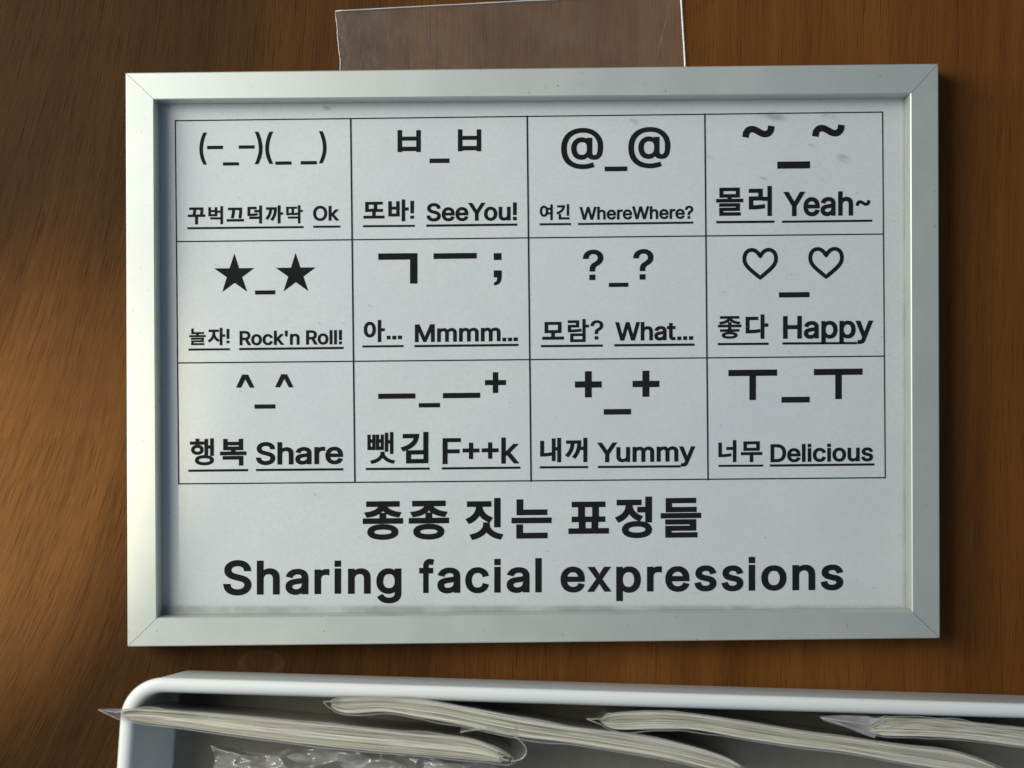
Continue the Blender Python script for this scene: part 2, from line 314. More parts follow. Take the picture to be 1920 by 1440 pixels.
# letter outlines: character -> (advance, contours in thousandths)
GLYPHS = {
    '!': (196, '67,160 63,509 132,509 128,160;63,0 63,70 131,70 131,0'),
    "'": (206, '78,318 70,509 136,509 128,318'),
    '(': (273, '89,207 90,244 94,283 101,324 109,364 119,403 132,441 145,477 160,510 177,539 236,539 219,503 204,466 191,428 179,390 169,351 161,313 156,276 152,241 151,207 152,176 155,145 160,115 167,83 177,50 188,16 209,-38 236,-96 177,-96 150,-46 128,4 111,55 99,106 92,156'),
    '.': (188, '61,0 61,70 129,70 129,0'),
    '?': (358, '132,152 132,159 133,187 136,211 141,230 148,245 157,258 168,269 187,284 209,298 223,309 236,321 247,334 255,349 260,365 262,384 260,399 257,413 250,425 242,436 232,445 220,452 207,457 193,461 178,462 163,461 150,458 137,453 125,446 115,437 106,425 99,412 94,396 92,378 27,378 30,406 38,430 49,452 64,471 82,487 103,499 126,508 151,514 178,516 206,514 232,508 255,498 275,486 292,470 306,451 316,430 322,407 324,382 322,356 316,332 306,311 292,292 275,276 254,261 235,248 219,235 211,226 204,216 200,205 196,192 194,177 194,158 194,152;129,0 129,70 197,70 197,0'),
    '@': (676, '355,-135 307,-133 262,-126 221,-114 184,-98 151,-77 122,-53 98,-24 77,9 61,46 50,87 43,131 40,179 43,226 50,269 61,309 78,346 98,379 123,408 151,433 184,454 220,470 260,482 303,489 349,492 394,489 435,482 472,469 506,452 536,432 562,407 584,380 603,351 617,319 627,285 633,251 635,215 634,178 631,142 627,118 622,96 615,76 605,57 593,42 579,28 561,18 541,13 517,11 497,12 476,17 463,21 451,28 441,36 432,45 426,56 423,68 420,68 413,54 402,41 388,30 371,20 351,15 326,13 298,15 273,23 251,35 232,52 216,73 204,96 195,123 190,152 188,182 190,212 197,239 207,265 220,287 237,306 257,322 279,334 304,341 330,343 351,342 369,338 385,331 398,323 409,314 416,306 419,306 419,335 474,335 474,110 475,97 479,85 485,74 493,66 505,61 518,59 533,61 546,66 557,76 565,89 571,106 576,127 579,152 580,182 581,215 579,245 575,273 567,301 555,327 541,351 523,373 502,393 477,410 450,424 419,434 385,440 347,442 309,440 274,434 242,424 213,410 187,393 164,372 144,347 128,320 115,289 105,255 100,218 98,178 100,138 105,100 115,66 128,35 144,8 165,-17 188,-37 215,-54 246,-68 280,-78 317,-83 357,-85 385,-84 412,-80 458,-69 489,-59 504,-107 464,-120 411,-131 383,-134;329,65 350,66 368,71 382,78 395,89 405,102 412,118 417,138 421,160 422,185 421,210 417,231 411,249 403,263 393,274 381,282 366,287 350,290 331,292 313,290 297,285 283,277 271,267 260,254 252,239 246,222 243,204 242,185 243,164 246,144 251,125 258,108 267,94 279,81 293,72 310,67'),
    'D': (502, '219,0 96,0 96,57 215,57 244,58 272,63 296,70 318,81 337,94 354,110 368,128 379,149 390,181 397,216 399,255 397,294 390,329 379,361 368,381 354,399 338,415 320,428 299,438 275,446 249,450 221,452 93,452 93,509 225,509 261,507 294,501 325,492 353,478 377,461 399,441 418,418 433,391 446,361 455,329 460,293 462,255 460,217 455,181 446,149 433,119 417,92 398,68 376,48 351,31 322,17 291,8 256,2;125,509 125,0 60,0 60,509'),
    'F': (410, '60,0 60,509 369,509 369,452 125,452 125,278 346,278 346,221 125,221 125,0'),
    'H': (517, '60,0 60,509 125,509 125,289 392,289 392,509 457,509 457,0 392,0 392,232 125,232 125,0'),
    'M': (628, '60,0 60,509 152,509 277,187 287,159 299,123 311,84 322,49 307,49 318,83 330,121 342,158 352,187 476,509 568,509 568,0 504,0 504,291 504,327 505,369 506,413 507,457 513,457 498,409 482,363 467,322 456,291 342,0 286,0 170,291 159,321 145,361 129,408 112,457 119,457 120,416 121,372 122,328 122,291 122,0'),
    'O': (533, '267,-7 235,-5 205,1 177,11 150,25 126,42 105,63 86,88 70,115 57,146 48,179 42,215 40,254 42,293 48,329 57,362 70,393 86,421 105,445 126,466 150,484 177,498 205,508 235,514 267,516 299,514 329,508 357,498 384,484 408,466 429,445 448,421 464,393 477,362 486,329 491,293 493,254 491,215 486,179 477,146 464,115 448,88 429,63 408,42 384,25 357,11 329,1 299,-5;267,53 296,55 324,63 349,76 372,94 392,116 408,144 420,176 428,213 430,254 428,295 420,332 408,365 392,392 372,415 349,433 324,446 296,453 267,456 237,453 210,445 184,433 161,415 142,392 125,364 113,332 106,295 103,254 106,213 113,176 125,144 142,117 161,94 184,76 210,63 237,55'),
    'R': (449, '60,0 60,509 236,509 273,506 305,500 333,489 356,473 376,455 390,433 401,408 407,381 409,352 407,323 401,296 390,271 376,250 356,232 333,217 305,206 273,200 236,198 96,198 96,255 234,255 258,256 280,260 298,267 313,276 325,287 334,300 340,316 344,333 345,352 344,371 340,389 334,405 325,419 313,430 298,440 279,446 258,451 233,452 125,452 125,0;353,0 230,229 303,229 428,0'),
    'S': (447, '224,-9 188,-7 156,-1 128,9 102,23 81,40 64,60 51,83 42,109 38,137 104,137 108,118 114,102 123,88 136,76 150,66 166,59 185,53 204,50 224,49 246,50 267,54 286,60 303,69 317,79 329,92 338,106 344,122 346,139 344,154 340,168 332,179 322,189 310,197 296,205 272,214 245,222 184,239 154,249 128,260 105,274 86,289 71,307 60,326 54,348 52,372 54,400 62,425 75,448 92,468 113,484 138,498 165,508 195,514 227,516 259,514 289,508 316,498 340,484 360,468 377,449 390,427 398,403 401,378 337,378 334,396 326,412 316,426 302,437 280,449 254,456 225,459 204,457 185,454 167,448 152,440 139,430 129,418 121,405 117,391 115,376 117,359 122,345 131,334 142,324 155,315 169,308 191,300 212,293 264,279 312,264 328,256 344,248 359,238 372,226 384,213 395,198 402,180 407,161 408,139 406,112 399,87 386,64 370,43 349,25 323,11 294,0 261,-7'),
    'W': (686, '155,0 16,509 82,509 163,196 175,145 187,94 197,40 189,40 200,94 211,145 224,196 306,509 380,509 462,196 474,145 486,94 497,40 488,40 499,94 510,145 523,196 603,509 670,509 530,0 455,0 368,323 351,391 336,475 350,475 335,395 318,323 230,0'),
    'Y': (472, '203,0 203,208 16,509 91,509 192,344 222,292 236,264 250,230 224,230 237,265 251,293 280,344 381,509 455,509 268,208 268,0'),
    'a': (389, '160,-9 137,-7 115,-3 94,5 76,15 60,29 48,45 38,63 32,84 30,108 32,128 36,146 43,161 53,174 64,184 78,193 92,200 108,206 125,211 178,220 234,227 252,230 265,235 271,240 274,246 276,255 276,257 275,272 272,285 267,297 260,307 251,315 240,322 227,327 212,330 196,331 178,330 163,327 149,322 137,316 127,309 118,301 107,288 100,274 41,291 51,313 64,331 79,346 95,358 114,368 133,375 153,380 173,383 194,384 215,383 239,379 255,375 271,369 286,360 300,350 312,336 322,320 330,301 335,278 337,251 337,0 277,0 277,52 272,52 264,38 252,25 242,16 229,8 215,1 199,-4 181,-7;170,45 192,47 211,51 228,59 242,68 254,80 263,93 270,108 274,122 276,138 276,190 270,186 259,182 231,176 200,171 175,168 154,164 134,159 122,153 112,147 103,139 97,130 93,118 92,105 93,93 96,82 102,72 109,64 119,57 130,52 142,48 156,46'),
    'b': (424, '229,-8 208,-7 189,-3 172,4 159,12 147,21 138,31 118,59 112,59 112,0 53,0 53,509 114,509 114,319 118,319 137,346 147,355 158,364 171,373 188,379 207,383 229,384 259,382 287,374 313,361 335,342 354,320 370,293 381,261 388,227 390,189 388,151 381,116 370,84 355,57 336,34 313,16 288,3 260,-6;220,47 242,49 262,55 279,66 294,80 306,97 316,117 323,139 327,163 328,189 327,215 323,239 316,261 307,281 295,298 280,311 262,322 243,328 220,330 198,328 178,322 161,312 147,299 134,282 125,263 118,241 114,216 113,189 114,162 118,138 125,115 135,95 147,78 162,65 179,55 198,49'),
    'c': (396, '207,-8 182,-7 159,-2 137,6 117,16 93,35 72,58 56,85 44,116 37,150 34,187 37,225 44,260 56,291 72,318 93,341 117,360 137,371 159,378 182,383 207,384 226,384 243,381 260,377 276,371 291,364 305,356 318,346 330,335 340,322 349,308 356,293 362,277 303,262 298,276 290,289 281,301 270,311 257,319 242,325 226,329 207,330 184,328 163,321 145,310 130,296 118,278 108,258 102,236 98,212 96,187 98,163 102,139 108,117 118,97 130,80 145,66 163,55 184,49 207,46 226,48 243,52 258,58 271,66 282,76 292,89 299,102 304,117 363,102 357,86 350,70 341,56 331,43 319,32 306,21 292,12 277,5 261,-1 244,-5 226,-7'),
    'd': (424, '195,-8 165,-6 137,3 111,16 89,34 70,57 55,84 43,116 36,151 34,189 36,227 43,261 55,293 70,320 89,342 112,361 137,374 165,382 196,384 218,383 237,379 253,373 267,364 278,355 287,346 306,319 311,319 311,509 372,509 372,0 313,0 313,59 307,59 287,31 277,21 266,12 252,4 236,-3 217,-7;205,47 226,49 246,55 263,65 278,78 290,95 299,115 306,138 310,162 312,189 310,216 306,241 300,263 290,282 278,299 263,312 246,322 227,328 205,330 182,328 162,322 145,311 130,298 118,281 108,261 102,239 98,215 96,189 98,163 102,139 109,117 118,97 130,80 145,66 162,55 182,49'),
    'e': (404, '212,-8 185,-7 161,-2 138,6 117,16 98,30 82,46 68,64 56,85 44,116 37,150 34,187 36,224 44,258 55,290 71,317 91,340 115,359 135,370 157,378 180,383 205,384 226,383 246,380 266,374 285,366 303,355 319,341 334,324 347,305 357,282 365,256 370,227 371,194 371,169 75,169 75,221 338,221 310,202 308,226 304,248 298,269 288,286 277,301 263,314 246,323 227,328 205,330 183,328 164,323 146,313 131,301 119,286 109,270 102,251 97,231 96,211 96,178 98,151 102,127 110,106 121,88 135,73 151,61 169,53 190,48 212,46 227,47 241,49 254,53 265,58 276,65 285,73 294,82 300,93 306,105 365,91 358,72 348,55 335,39 320,26 302,14 283,4 261,-3 237,-7'),
    'f': (254, '228,379 228,327 6,327 6,379;81,0 81,432 82,452 87,470 96,486 107,499 120,510 135,519 152,525 169,529 187,530 207,529 222,527 243,521 227,468 215,472 195,474 178,472 164,468 154,460 147,449 143,435 142,419 142,0'),
    'g': (425, '207,-151 180,-149 156,-146 134,-140 114,-132 97,-122 82,-110 70,-97 59,-84 51,-69 101,-41 122,-66 131,-74 142,-82 154,-88 169,-93 187,-96 207,-97 236,-95 261,-87 282,-75 295,-62 304,-47 310,-28 311,-6 311,68 306,68 287,41 277,32 266,23 252,16 236,10 217,6 195,5 165,7 138,14 113,27 90,43 71,65 55,90 43,120 36,154 34,191 36,229 43,263 55,293 71,320 90,342 112,361 138,374 166,382 196,384 218,383 237,379 253,373 267,365 279,356 288,346 308,319 313,319 313,379 372,379 372,-9 370,-40 363,-67 350,-90 334,-109 314,-124 291,-136 265,-144 237,-149;205,59 227,61 246,66 264,75 278,87 290,103 300,121 307,142 311,166 312,193 311,219 307,242 300,264 291,283 279,299 264,312 247,322 227,328 205,330 182,328 163,322 145,312 130,298 118,282 109,262 102,241 98,218 96,193 98,167 102,144 109,123 118,104 131,88 145,76 163,66 183,61'),
    'h': (410, '114,227 114,0 53,0 53,509 114,509 114,287 102,287 112,312 124,332 137,349 152,362 175,374 200,382 227,384 252,383 275,377 295,369 313,356 328,340 341,321 350,298 355,271 357,240 357,0 296,0 296,235 295,256 290,275 283,291 273,304 260,315 246,323 229,328 210,329 192,328 176,324 161,317 147,308 136,297 126,283 119,266 115,248'),
    'i': (167, '53,0 53,379 114,379 114,0;53,447 53,509 114,509 114,447'),
    'k': (381, '110,137 110,212 121,212 284,379 360,379 184,199 177,199;53,0 53,509 114,509 114,0;294,0 148,186 191,229 372,0'),
    'l': (167, '53,0 53,509 114,509 114,0'),
    'm': (610, '53,0 53,379 112,379 112,295 108,295 114,314 122,331 132,346 144,358 158,368 172,376 187,382 203,385 219,386 239,385 257,380 273,372 287,361 303,342 314,320 321,295 312,295 318,312 326,329 337,343 350,356 364,366 381,375 398,381 417,385 437,386 458,385 478,380 497,372 514,361 529,346 541,328 550,307 555,283 557,255 557,0 496,0 496,254 494,273 490,289 483,302 473,313 456,323 438,329 419,330 402,329 387,326 374,320 363,312 353,302 345,290 340,277 336,263 335,247 335,0 274,0 274,260 272,280 265,297 253,311 238,322 220,328 199,330 185,329 171,326 158,320 145,312 135,302 126,289 119,274 115,257 114,238 114,0'),
    'n': (410, '114,227 114,0 53,0 53,379 112,379 112,287 102,287 112,312 124,332 137,349 152,362 175,374 200,382 227,384 252,383 275,377 295,369 313,356 328,340 341,321 350,298 355,271 357,240 357,0 296,0 296,235 295,256 290,275 283,291 273,304 260,315 246,323 229,328 210,329 192,328 176,324 161,317 147,308 136,297 126,283 119,266 115,248'),
    'o': (415, '207,-8 182,-7 159,-2 137,6 117,16 93,35 72,58 56,85 44,116 37,150 34,187 37,225 44,260 56,291 72,318 93,341 117,360 137,371 159,378 182,383 207,384 233,383 256,378 278,371 299,360 323,341 343,318 359,291 371,260 379,225 381,187 379,150 371,116 359,85 343,58 323,35 299,16 278,6 256,-2 233,-7;207,46 231,49 252,55 270,66 285,80 298,97 307,117 314,139 318,163 319,187 318,212 314,236 307,258 298,278 285,296 270,310 252,321 231,328 207,330 184,328 163,321 145,310 130,296 118,278 108,258 102,236 98,212 96,187 98,163 102,139 108,117 118,97 130,80 145,66 163,55 184,49'),
    'p': (424, '53,-143 53,379 112,379 112,319 118,319 137,346 147,355 158,364 171,373 188,379 207,383 229,384 259,382 287,374 313,361 335,342 354,320 370,293 381,261 388,227 390,189 388,151 381,116 370,84 355,57 336,34 313,16 288,3 260,-6 229,-8 208,-7 189,-3 173,4 159,12 147,21 138,31 118,59 114,59 114,-143;220,47 242,49 262,55 279,66 294,80 306,97 316,117 323,139 327,163 328,189 327,215 323,239 316,261 307,281 295,298 280,311 262,322 243,328 220,330 198,328 178,322 161,312 147,299 134,282 125,263 118,241 114,216 113,189 114,162 118,138 125,115 135,95 147,78 162,65 179,55 198,49'),
    'r': (259, '53,0 53,379 112,379 112,321 115,321 124,339 137,354 152,367 171,377 191,383 213,385 229,384 243,384 243,322 230,324 207,326 190,324 174,321 159,315 146,306 135,296 126,284 119,269 115,254 114,237 114,0'),
    's': (365, '182,-8 157,-7 133,-3 112,3 93,12 76,24 62,38 50,54 41,73 36,94 94,107 101,87 111,72 124,60 141,52 160,47 181,45 206,47 227,53 244,62 258,74 265,88 268,103 266,115 262,126 254,136 243,144 229,150 212,155 149,170 118,180 92,192 72,208 61,222 53,237 48,255 47,274 49,295 55,314 65,332 79,347 95,360 115,370 137,378 161,383 187,384 212,383 234,379 254,372 271,363 286,352 299,339 309,324 318,308 324,290 268,277 262,291 254,304 243,316 228,325 210,331 187,333 166,331 147,326 131,317 119,305 111,292 109,277 110,264 115,253 124,243 136,235 152,229 172,223 229,209 261,200 287,187 306,171 317,158 325,142 330,125 331,107 329,85 323,65 312,47 298,31 281,18 260,6 236,-2 210,-7'),
    't': (227, '204,379 204,327 6,327 6,379;65,471 126,471 126,98 127,83 130,70 136,61 144,55 156,51 170,50 185,51 202,54 213,2 192,-3 168,-4 145,-3 125,2 107,10 92,21 80,35 72,52 67,71 65,93'),
    'u': (410, '182,-5 158,-3 135,2 115,11 97,23 82,39 69,59 60,82 54,109 53,139 53,379 114,379 114,144 115,123 119,105 127,89 137,75 150,64 164,56 181,52 200,50 218,51 234,55 249,62 263,71 274,83 283,97 290,113 295,132 296,153 296,379 357,379 357,0 298,0 298,92 307,92 297,67 286,47 272,30 257,17 234,5 209,-3'),
    'w': (567, '138,0 23,379 87,379 133,214 154,137 175,41 165,41 186,135 206,214 252,379 316,379 362,214 382,136 402,41 391,41 413,135 434,214 480,379 545,379 429,0 368,0 319,172 305,225 291,280 277,338 291,338 277,280 263,225 248,172 199,0'),
    'x': (379, '21,0 171,218 171,171 29,379 100,379 147,306 179,253 207,206 175,206 202,253 216,279 233,306 282,379 352,379 209,169 209,214 358,0 287,0 231,85 200,136 173,182 205,182 178,136 165,112 148,85 91,0'),
    'y': (389, '47,-139 61,-86 71,-87 88,-90 104,-89 113,-86 122,-81 130,-74 138,-64 145,-51 151,-36 163,-1 17,379 84,379 165,155 177,121 187,87 206,21 184,21 202,87 224,155 305,379 371,379 204,-58 196,-77 187,-93 177,-107 165,-119 153,-128 139,-136 125,-141 109,-144 91,-145 65,-143'),
    '긴': (1000, '248,289 248,59 277,59 277,289;39,265 39,241 154,241 147,214 134,189 114,167 89,147 58,130 23,117 34,93 78,110 115,133 145,159 167,191 180,226 185,265;72,78 72,-20 285,-20 285,4 101,4 101,78'),
    '김': (1000, '248,289 248,111 277,111 277,289;72,95 72,-23 277,-23 277,95;249,72 249,1 101,1 101,72;38,269 38,246 152,246 146,220 133,197 114,176 88,157 57,142 21,130 33,107 76,122 113,142 143,167 165,197 178,231 183,269'),
    '까': (1000, '237,290 237,-27 266,-27 266,135 313,135 313,159 266,159 266,290;26,255 26,231 85,231 81,194 73,158 60,124 41,91 16,61 39,44 69,82 90,123 103,166 110,210 112,255;123,255 123,231 172,231 168,191 161,151 149,112 131,74 106,39 130,23 155,59 174,97 186,136 194,176 198,216 199,255'),
    '꺼': (1000, '122,255 122,231 171,231 168,191 161,151 149,112 131,74 105,39 129,23 149,51 165,80 178,111 187,142 248,142 248,-27 277,-27 277,290 248,290 248,166 192,166 196,196 198,226 198,255;26,255 26,231 85,231 81,194 73,158 60,124 41,91 16,61 39,44 69,82 90,123 103,166 110,210 112,255'),
    '꾸': (1000, '166,268 166,244 243,244 242,216 238,180 230,136 129,136 139,189 142,230 143,257 143,268 41,268 41,244 114,244 113,216 109,180 99,136 18,136 18,112 146,112 146,-27 175,-27 175,112 304,112 304,136 260,136 268,186 271,225 271,253 271,268'),
    '끄': (1000, '18,44 18,20 304,20 304,44;40,254 40,230 115,230 113,194 107,145 93,83 122,78 135,135 141,181 143,217 144,242 144,254;166,254 166,230 242,230 242,192 238,143 228,82 257,78 267,142 271,192 271,230 271,254'),
    '내': (1000, '186,283 186,-11 213,-11 213,137 258,137 258,-27 286,-27 286,290 258,290 258,161 213,161 213,283;33,80 33,55 53,55 88,55 125,59 167,65 163,90 127,84 93,81 62,80 62,251 33,251'),
    '너': (1000, '152,185 152,161 249,161 249,-28 278,-28 278,290 249,290 249,185;35,74 35,49 59,49 108,50 156,54 204,62 201,86 155,79 110,75 64,74 64,254 35,254'),
    '놀': (1000, '56,285 56,191 146,191 146,157 17,157 17,133 304,133 304,157 175,157 175,191 271,191 271,215 84,215 84,285;54,0 54,-23 279,-23 279,0 83,0 83,34 268,34 268,107 53,107 53,84 239,84 239,55 54,55'),
    '는': (1000, '17,128 17,105 304,105 304,128;56,278 56,171 271,171 271,194 85,194 85,278;54,73 54,-20 273,-20 273,4 83,4 83,73'),
    '다': (1000, '232,290 232,-28 261,-28 261,140 313,140 313,165 261,165 261,290;31,259 31,51 56,51 110,52 158,55 206,62 202,87 157,80 111,77 60,76 60,235 178,235 178,259'),
    '덕': (1000, '67,84 67,60 249,60 249,-27 278,-27 278,84;35,268 35,115 58,115 114,116 158,119 199,125 196,149 157,143 115,139 63,139 63,244 179,244 179,268;160,208 160,184 249,184 249,100 278,100 278,290 249,290 249,208'),
    '들': (1000, '18,157 18,134 304,134 304,157;56,279 56,183 270,183 270,206 84,206 84,256 266,256 266,279;53,0 53,-23 276,-23 276,0 81,0 81,32 267,32 267,106 52,106 52,83 238,83 238,54 53,54'),
    '딱': (1000, '60,85 60,62 240,62 240,-28 269,-28 269,85;240,290 240,100 269,100 269,180 310,180 310,205 269,205 269,290;29,264 29,124 43,124 64,124 89,126 116,131 113,155 93,151 74,149 57,148 57,241 108,241 108,264;126,264 126,124 142,124 172,124 198,126 224,131 221,155 199,151 178,149 154,148 154,241 210,241 210,264'),
    '또': (1000, '168,260 168,119 282,119 282,143 197,143 197,236 279,236 279,260;146,104 146,37 18,37 18,13 305,13 305,37 174,37 174,104;42,144 42,119 60,119 91,120 122,122 155,128 152,152 124,147 97,145 71,144 71,236 149,236 149,259 42,259'),
    '람': (1000, '64,85 64,-23 263,-23 263,85;235,62 235,1 92,1 92,62;234,289 234,100 263,100 263,184 310,184 310,208 263,208 263,289;30,272 30,249 145,249 145,208 31,208 31,117 56,117 110,118 158,121 207,127 204,151 157,145 111,142 60,141 60,185 173,185 173,272'),
    '러': (1000, '189,168 189,144 249,144 249,-28 278,-28 278,290 249,290 249,168;28,260 28,236 141,236 141,173 29,173 29,48 54,48 106,49 152,52 198,59 196,83 152,77 107,74 58,73 58,149 170,149 170,260'),
    '모': (1000, '241,240 241,137 79,137 79,240;51,263 51,114 146,114 146,37 18,37 18,13 305,13 305,37 175,37 175,114 270,114 270,263'),
    '몰': (1000, '238,256 238,206 83,206 83,256;55,279 55,182 146,182 146,152 18,152 18,128 304,128 304,152 174,152 174,182 266,182 266,279;53,-1 53,-24 276,-24 276,-1 81,-1 81,30 267,30 267,102 52,102 52,79 238,79 238,52 53,52'),
    '무': (1000, '54,272 54,148 268,148 268,272;239,249 239,172 82,172 82,249;17,106 17,82 146,82 146,-27 174,-27 174,82 304,82 304,106'),
    '바': (1000, '30,263 30,49 178,49 178,263 149,263 149,179 59,179 59,263;59,156 149,156 149,73 59,73;232,290 232,-27 261,-27 261,140 313,140 313,165 261,165 261,290'),
    '벅': (1000, '62,196 147,196 147,143 62,143;67,84 67,61 249,61 249,-27 278,-27 278,84;249,290 249,207 176,207 176,271 147,271 147,219 62,219 62,271 33,271 33,119 176,119 176,183 249,183 249,101 278,101 278,290'),
    '복': (1000, '49,71 49,48 239,48 239,-27 268,-27 268,71;84,224 237,224 237,187 84,187;55,282 55,164 146,164 146,126 18,126 18,102 304,102 304,126 175,126 175,164 266,164 266,282 237,282 237,246 84,246 84,282'),
    '뺏': (1000, '23,265 23,117 98,117 98,265 76,265 76,216 46,216 46,265;46,192 76,192 76,140 46,140;115,265 115,117 189,117 189,265 167,265 167,216 138,216 138,265;138,192 167,192 167,140 138,140;212,283 212,98 237,98 237,182 268,182 268,74 293,74 293,289 268,289 268,206 237,206 237,283;166,87 166,79 160,55 144,34 119,17 88,4 55,-3 65,-26 94,-20 122,-9 146,4 166,21 181,41 196,21 217,4 241,-9 268,-20 298,-26 308,-3 274,4 244,17 219,34 202,55 196,79 196,87'),
    '아': (1000, '102,265 79,262 60,251 44,235 32,213 25,186 22,155 25,123 32,96 44,74 60,58 79,48 102,44 124,48 143,58 159,74 171,96 178,123 181,155 178,186 171,213 159,235 143,251 124,262;102,239 119,235 133,224 144,207 151,183 153,155 151,126 144,103 133,85 119,74 102,70 84,74 70,85 59,103 52,126 50,155 52,183 59,207 70,224 84,235;232,290 232,-27 261,-27 261,139 313,139 313,163 261,163 261,290'),
    '여': (1000, '102,239 119,235 133,224 144,207 151,183 153,155 151,126 144,103 133,85 119,74 102,70 85,74 71,85 60,103 53,126 51,155 53,183 60,207 71,224 85,235;176,195 249,195 249,119 177,119 180,136 181,155 180,176;249,290 249,219 168,219 156,238 141,253 123,262 102,265 80,262 61,251 45,235 33,213 26,186 23,155 26,123 33,96 45,74 61,58 80,48 102,44 124,48 142,57 158,73 170,95 249,95 249,-28 278,-28 278,290'),
    '자': (1000, '23,257 23,233 96,233 96,193 91,160 79,128 61,99 38,74 12,57 29,34 55,51 78,76 97,105 110,138 124,108 142,80 164,58 189,41 206,64 180,81 157,105 140,132 128,162 124,193 124,233 194,233 194,257;232,290 232,-27 261,-27 261,137 313,137 313,162 261,162 261,290'),
    '정': (1000, '174,91 138,88 108,81 87,69 73,52 68,32 73,11 87,-5 108,-17 138,-24 174,-27 210,-24 239,-17 261,-5 274,11 279,32 274,52 261,69 239,81 210,88;174,68 200,67 221,62 237,55 247,45 250,32 247,19 237,9 221,2 200,-3 174,-4 147,-3 126,2 110,9 100,19 97,32 100,45 110,55 126,62 147,67;249,290 249,207 187,207 187,183 249,183 249,101 278,101 278,290;28,266 28,243 98,243 98,232 94,205 84,180 67,158 45,140 19,127 34,104 60,117 82,135 100,158 113,184 126,161 143,141 165,124 189,112 204,136 179,148 157,165 141,185 131,208 127,232 127,243 197,243 197,266'),
    '종': (1000, '160,83 123,80 93,73 70,62 57,47 52,28 57,9 70,-6 93,-17 123,-24 160,-27 198,-24 228,-17 250,-6 264,9 269,28 264,47 250,62 228,73 198,80;160,60 194,58 219,52 234,42 239,28 234,14 219,4 194,-2 160,-4 127,-2 102,4 87,14 81,28 87,42 102,52 127,58;18,132 18,108 304,108 304,132 175,132 175,177 146,177 146,132;44,275 44,251 142,251 135,232 118,214 95,200 66,190 33,184 44,161 74,167 103,176 127,189 147,206 160,225 174,206 194,189 219,176 247,167 277,161 288,184 256,190 226,201 203,215 186,232 179,251 278,251 278,275'),
    '좋': (1000, '160,55 127,53 101,48 81,39 69,28 65,13 69,-2 81,-14 101,-22 127,-27 160,-29 194,-27 220,-22 240,-14 252,-2 256,13 252,28 240,39 220,48 194,53;160,34 188,33 209,29 222,22 226,13 222,3 209,-3 188,-8 160,-9 133,-8 112,-3 99,3 95,13 99,22 112,29 133,33;17,158 17,134 304,134 304,158 175,158 175,195 146,195 146,158;44,280 44,257 141,257 134,239 117,224 93,212 65,203 33,198 42,176 73,181 102,189 127,201 147,216 161,235 174,216 194,201 219,189 248,181 279,176 289,198 256,203 227,212 204,224 187,239 180,257 278,257 278,280;146,122 146,93 44,93 44,70 277,70 277,93 175,93 175,122'),
    '짓': (1000, '248,290 248,74 277,74 277,290;29,265 29,242 102,242 102,232 98,206 88,181 71,159 49,141 22,127 37,105 64,118 86,136 105,158 118,184 131,161 149,141 171,126 196,114 211,137 185,149 163,165 146,185 135,208 131,232 131,242 203,242 203,265;159,92 159,84 154,59 138,37 115,19 86,5 54,-3 65,-26 93,-19 119,-8 142,6 160,23 174,43 188,23 207,6 230,-8 256,-19 284,-26 295,-3 262,5 233,19 210,37 195,59 189,84 189,92'),
    '표': (1000, '43,134 43,110 97,110 97,35 18,35 18,11 305,11 305,35 223,35 223,110 277,110 277,134 228,134 228,236 278,236 278,260 43,260 43,236 92,236 92,134;126,35 126,110 194,110 194,35;121,236 200,236 200,134 121,134'),
    '행': (1000, '96,212 74,210 56,203 41,191 32,176 29,158 32,140 41,125 56,113 74,106 96,104 119,106 137,113 152,125 161,140 164,158 161,176 152,191 137,203 119,210;96,190 113,188 126,182 135,171 138,158 135,145 126,134 113,128 96,125 79,128 66,134 58,145 55,158 58,171 66,182 79,188;180,84 144,81 115,74 93,63 79,48 75,28 79,9 93,-6 115,-17 144,-24 180,-27 217,-24 246,-17 268,-6 281,9 286,28 281,48 268,63 246,74 217,81;180,61 213,59 237,53 252,43 257,28 252,15 237,4 213,-2 180,-4 148,-2 124,4 109,15 103,28 109,43 124,53 148,59;189,283 189,100 216,100 216,180 257,180 257,89 284,89 284,290 257,290 257,203 216,203 216,283;82,287 82,252 16,252 16,229 176,229 176,252 111,252 111,287'),
    ')': (273, '37,-96 56,-56 72,-18 86,18 97,52 106,85 113,116 118,147 121,177 122,207 121,241 117,276 112,313 104,351 94,390 82,428 69,466 54,503 37,539 97,539 113,510 128,477 142,441 154,403 164,364 173,323 179,283 183,244 184,207 182,156 174,104 161,53 144,3 123,-47 97,-96'),
}
GC = {}
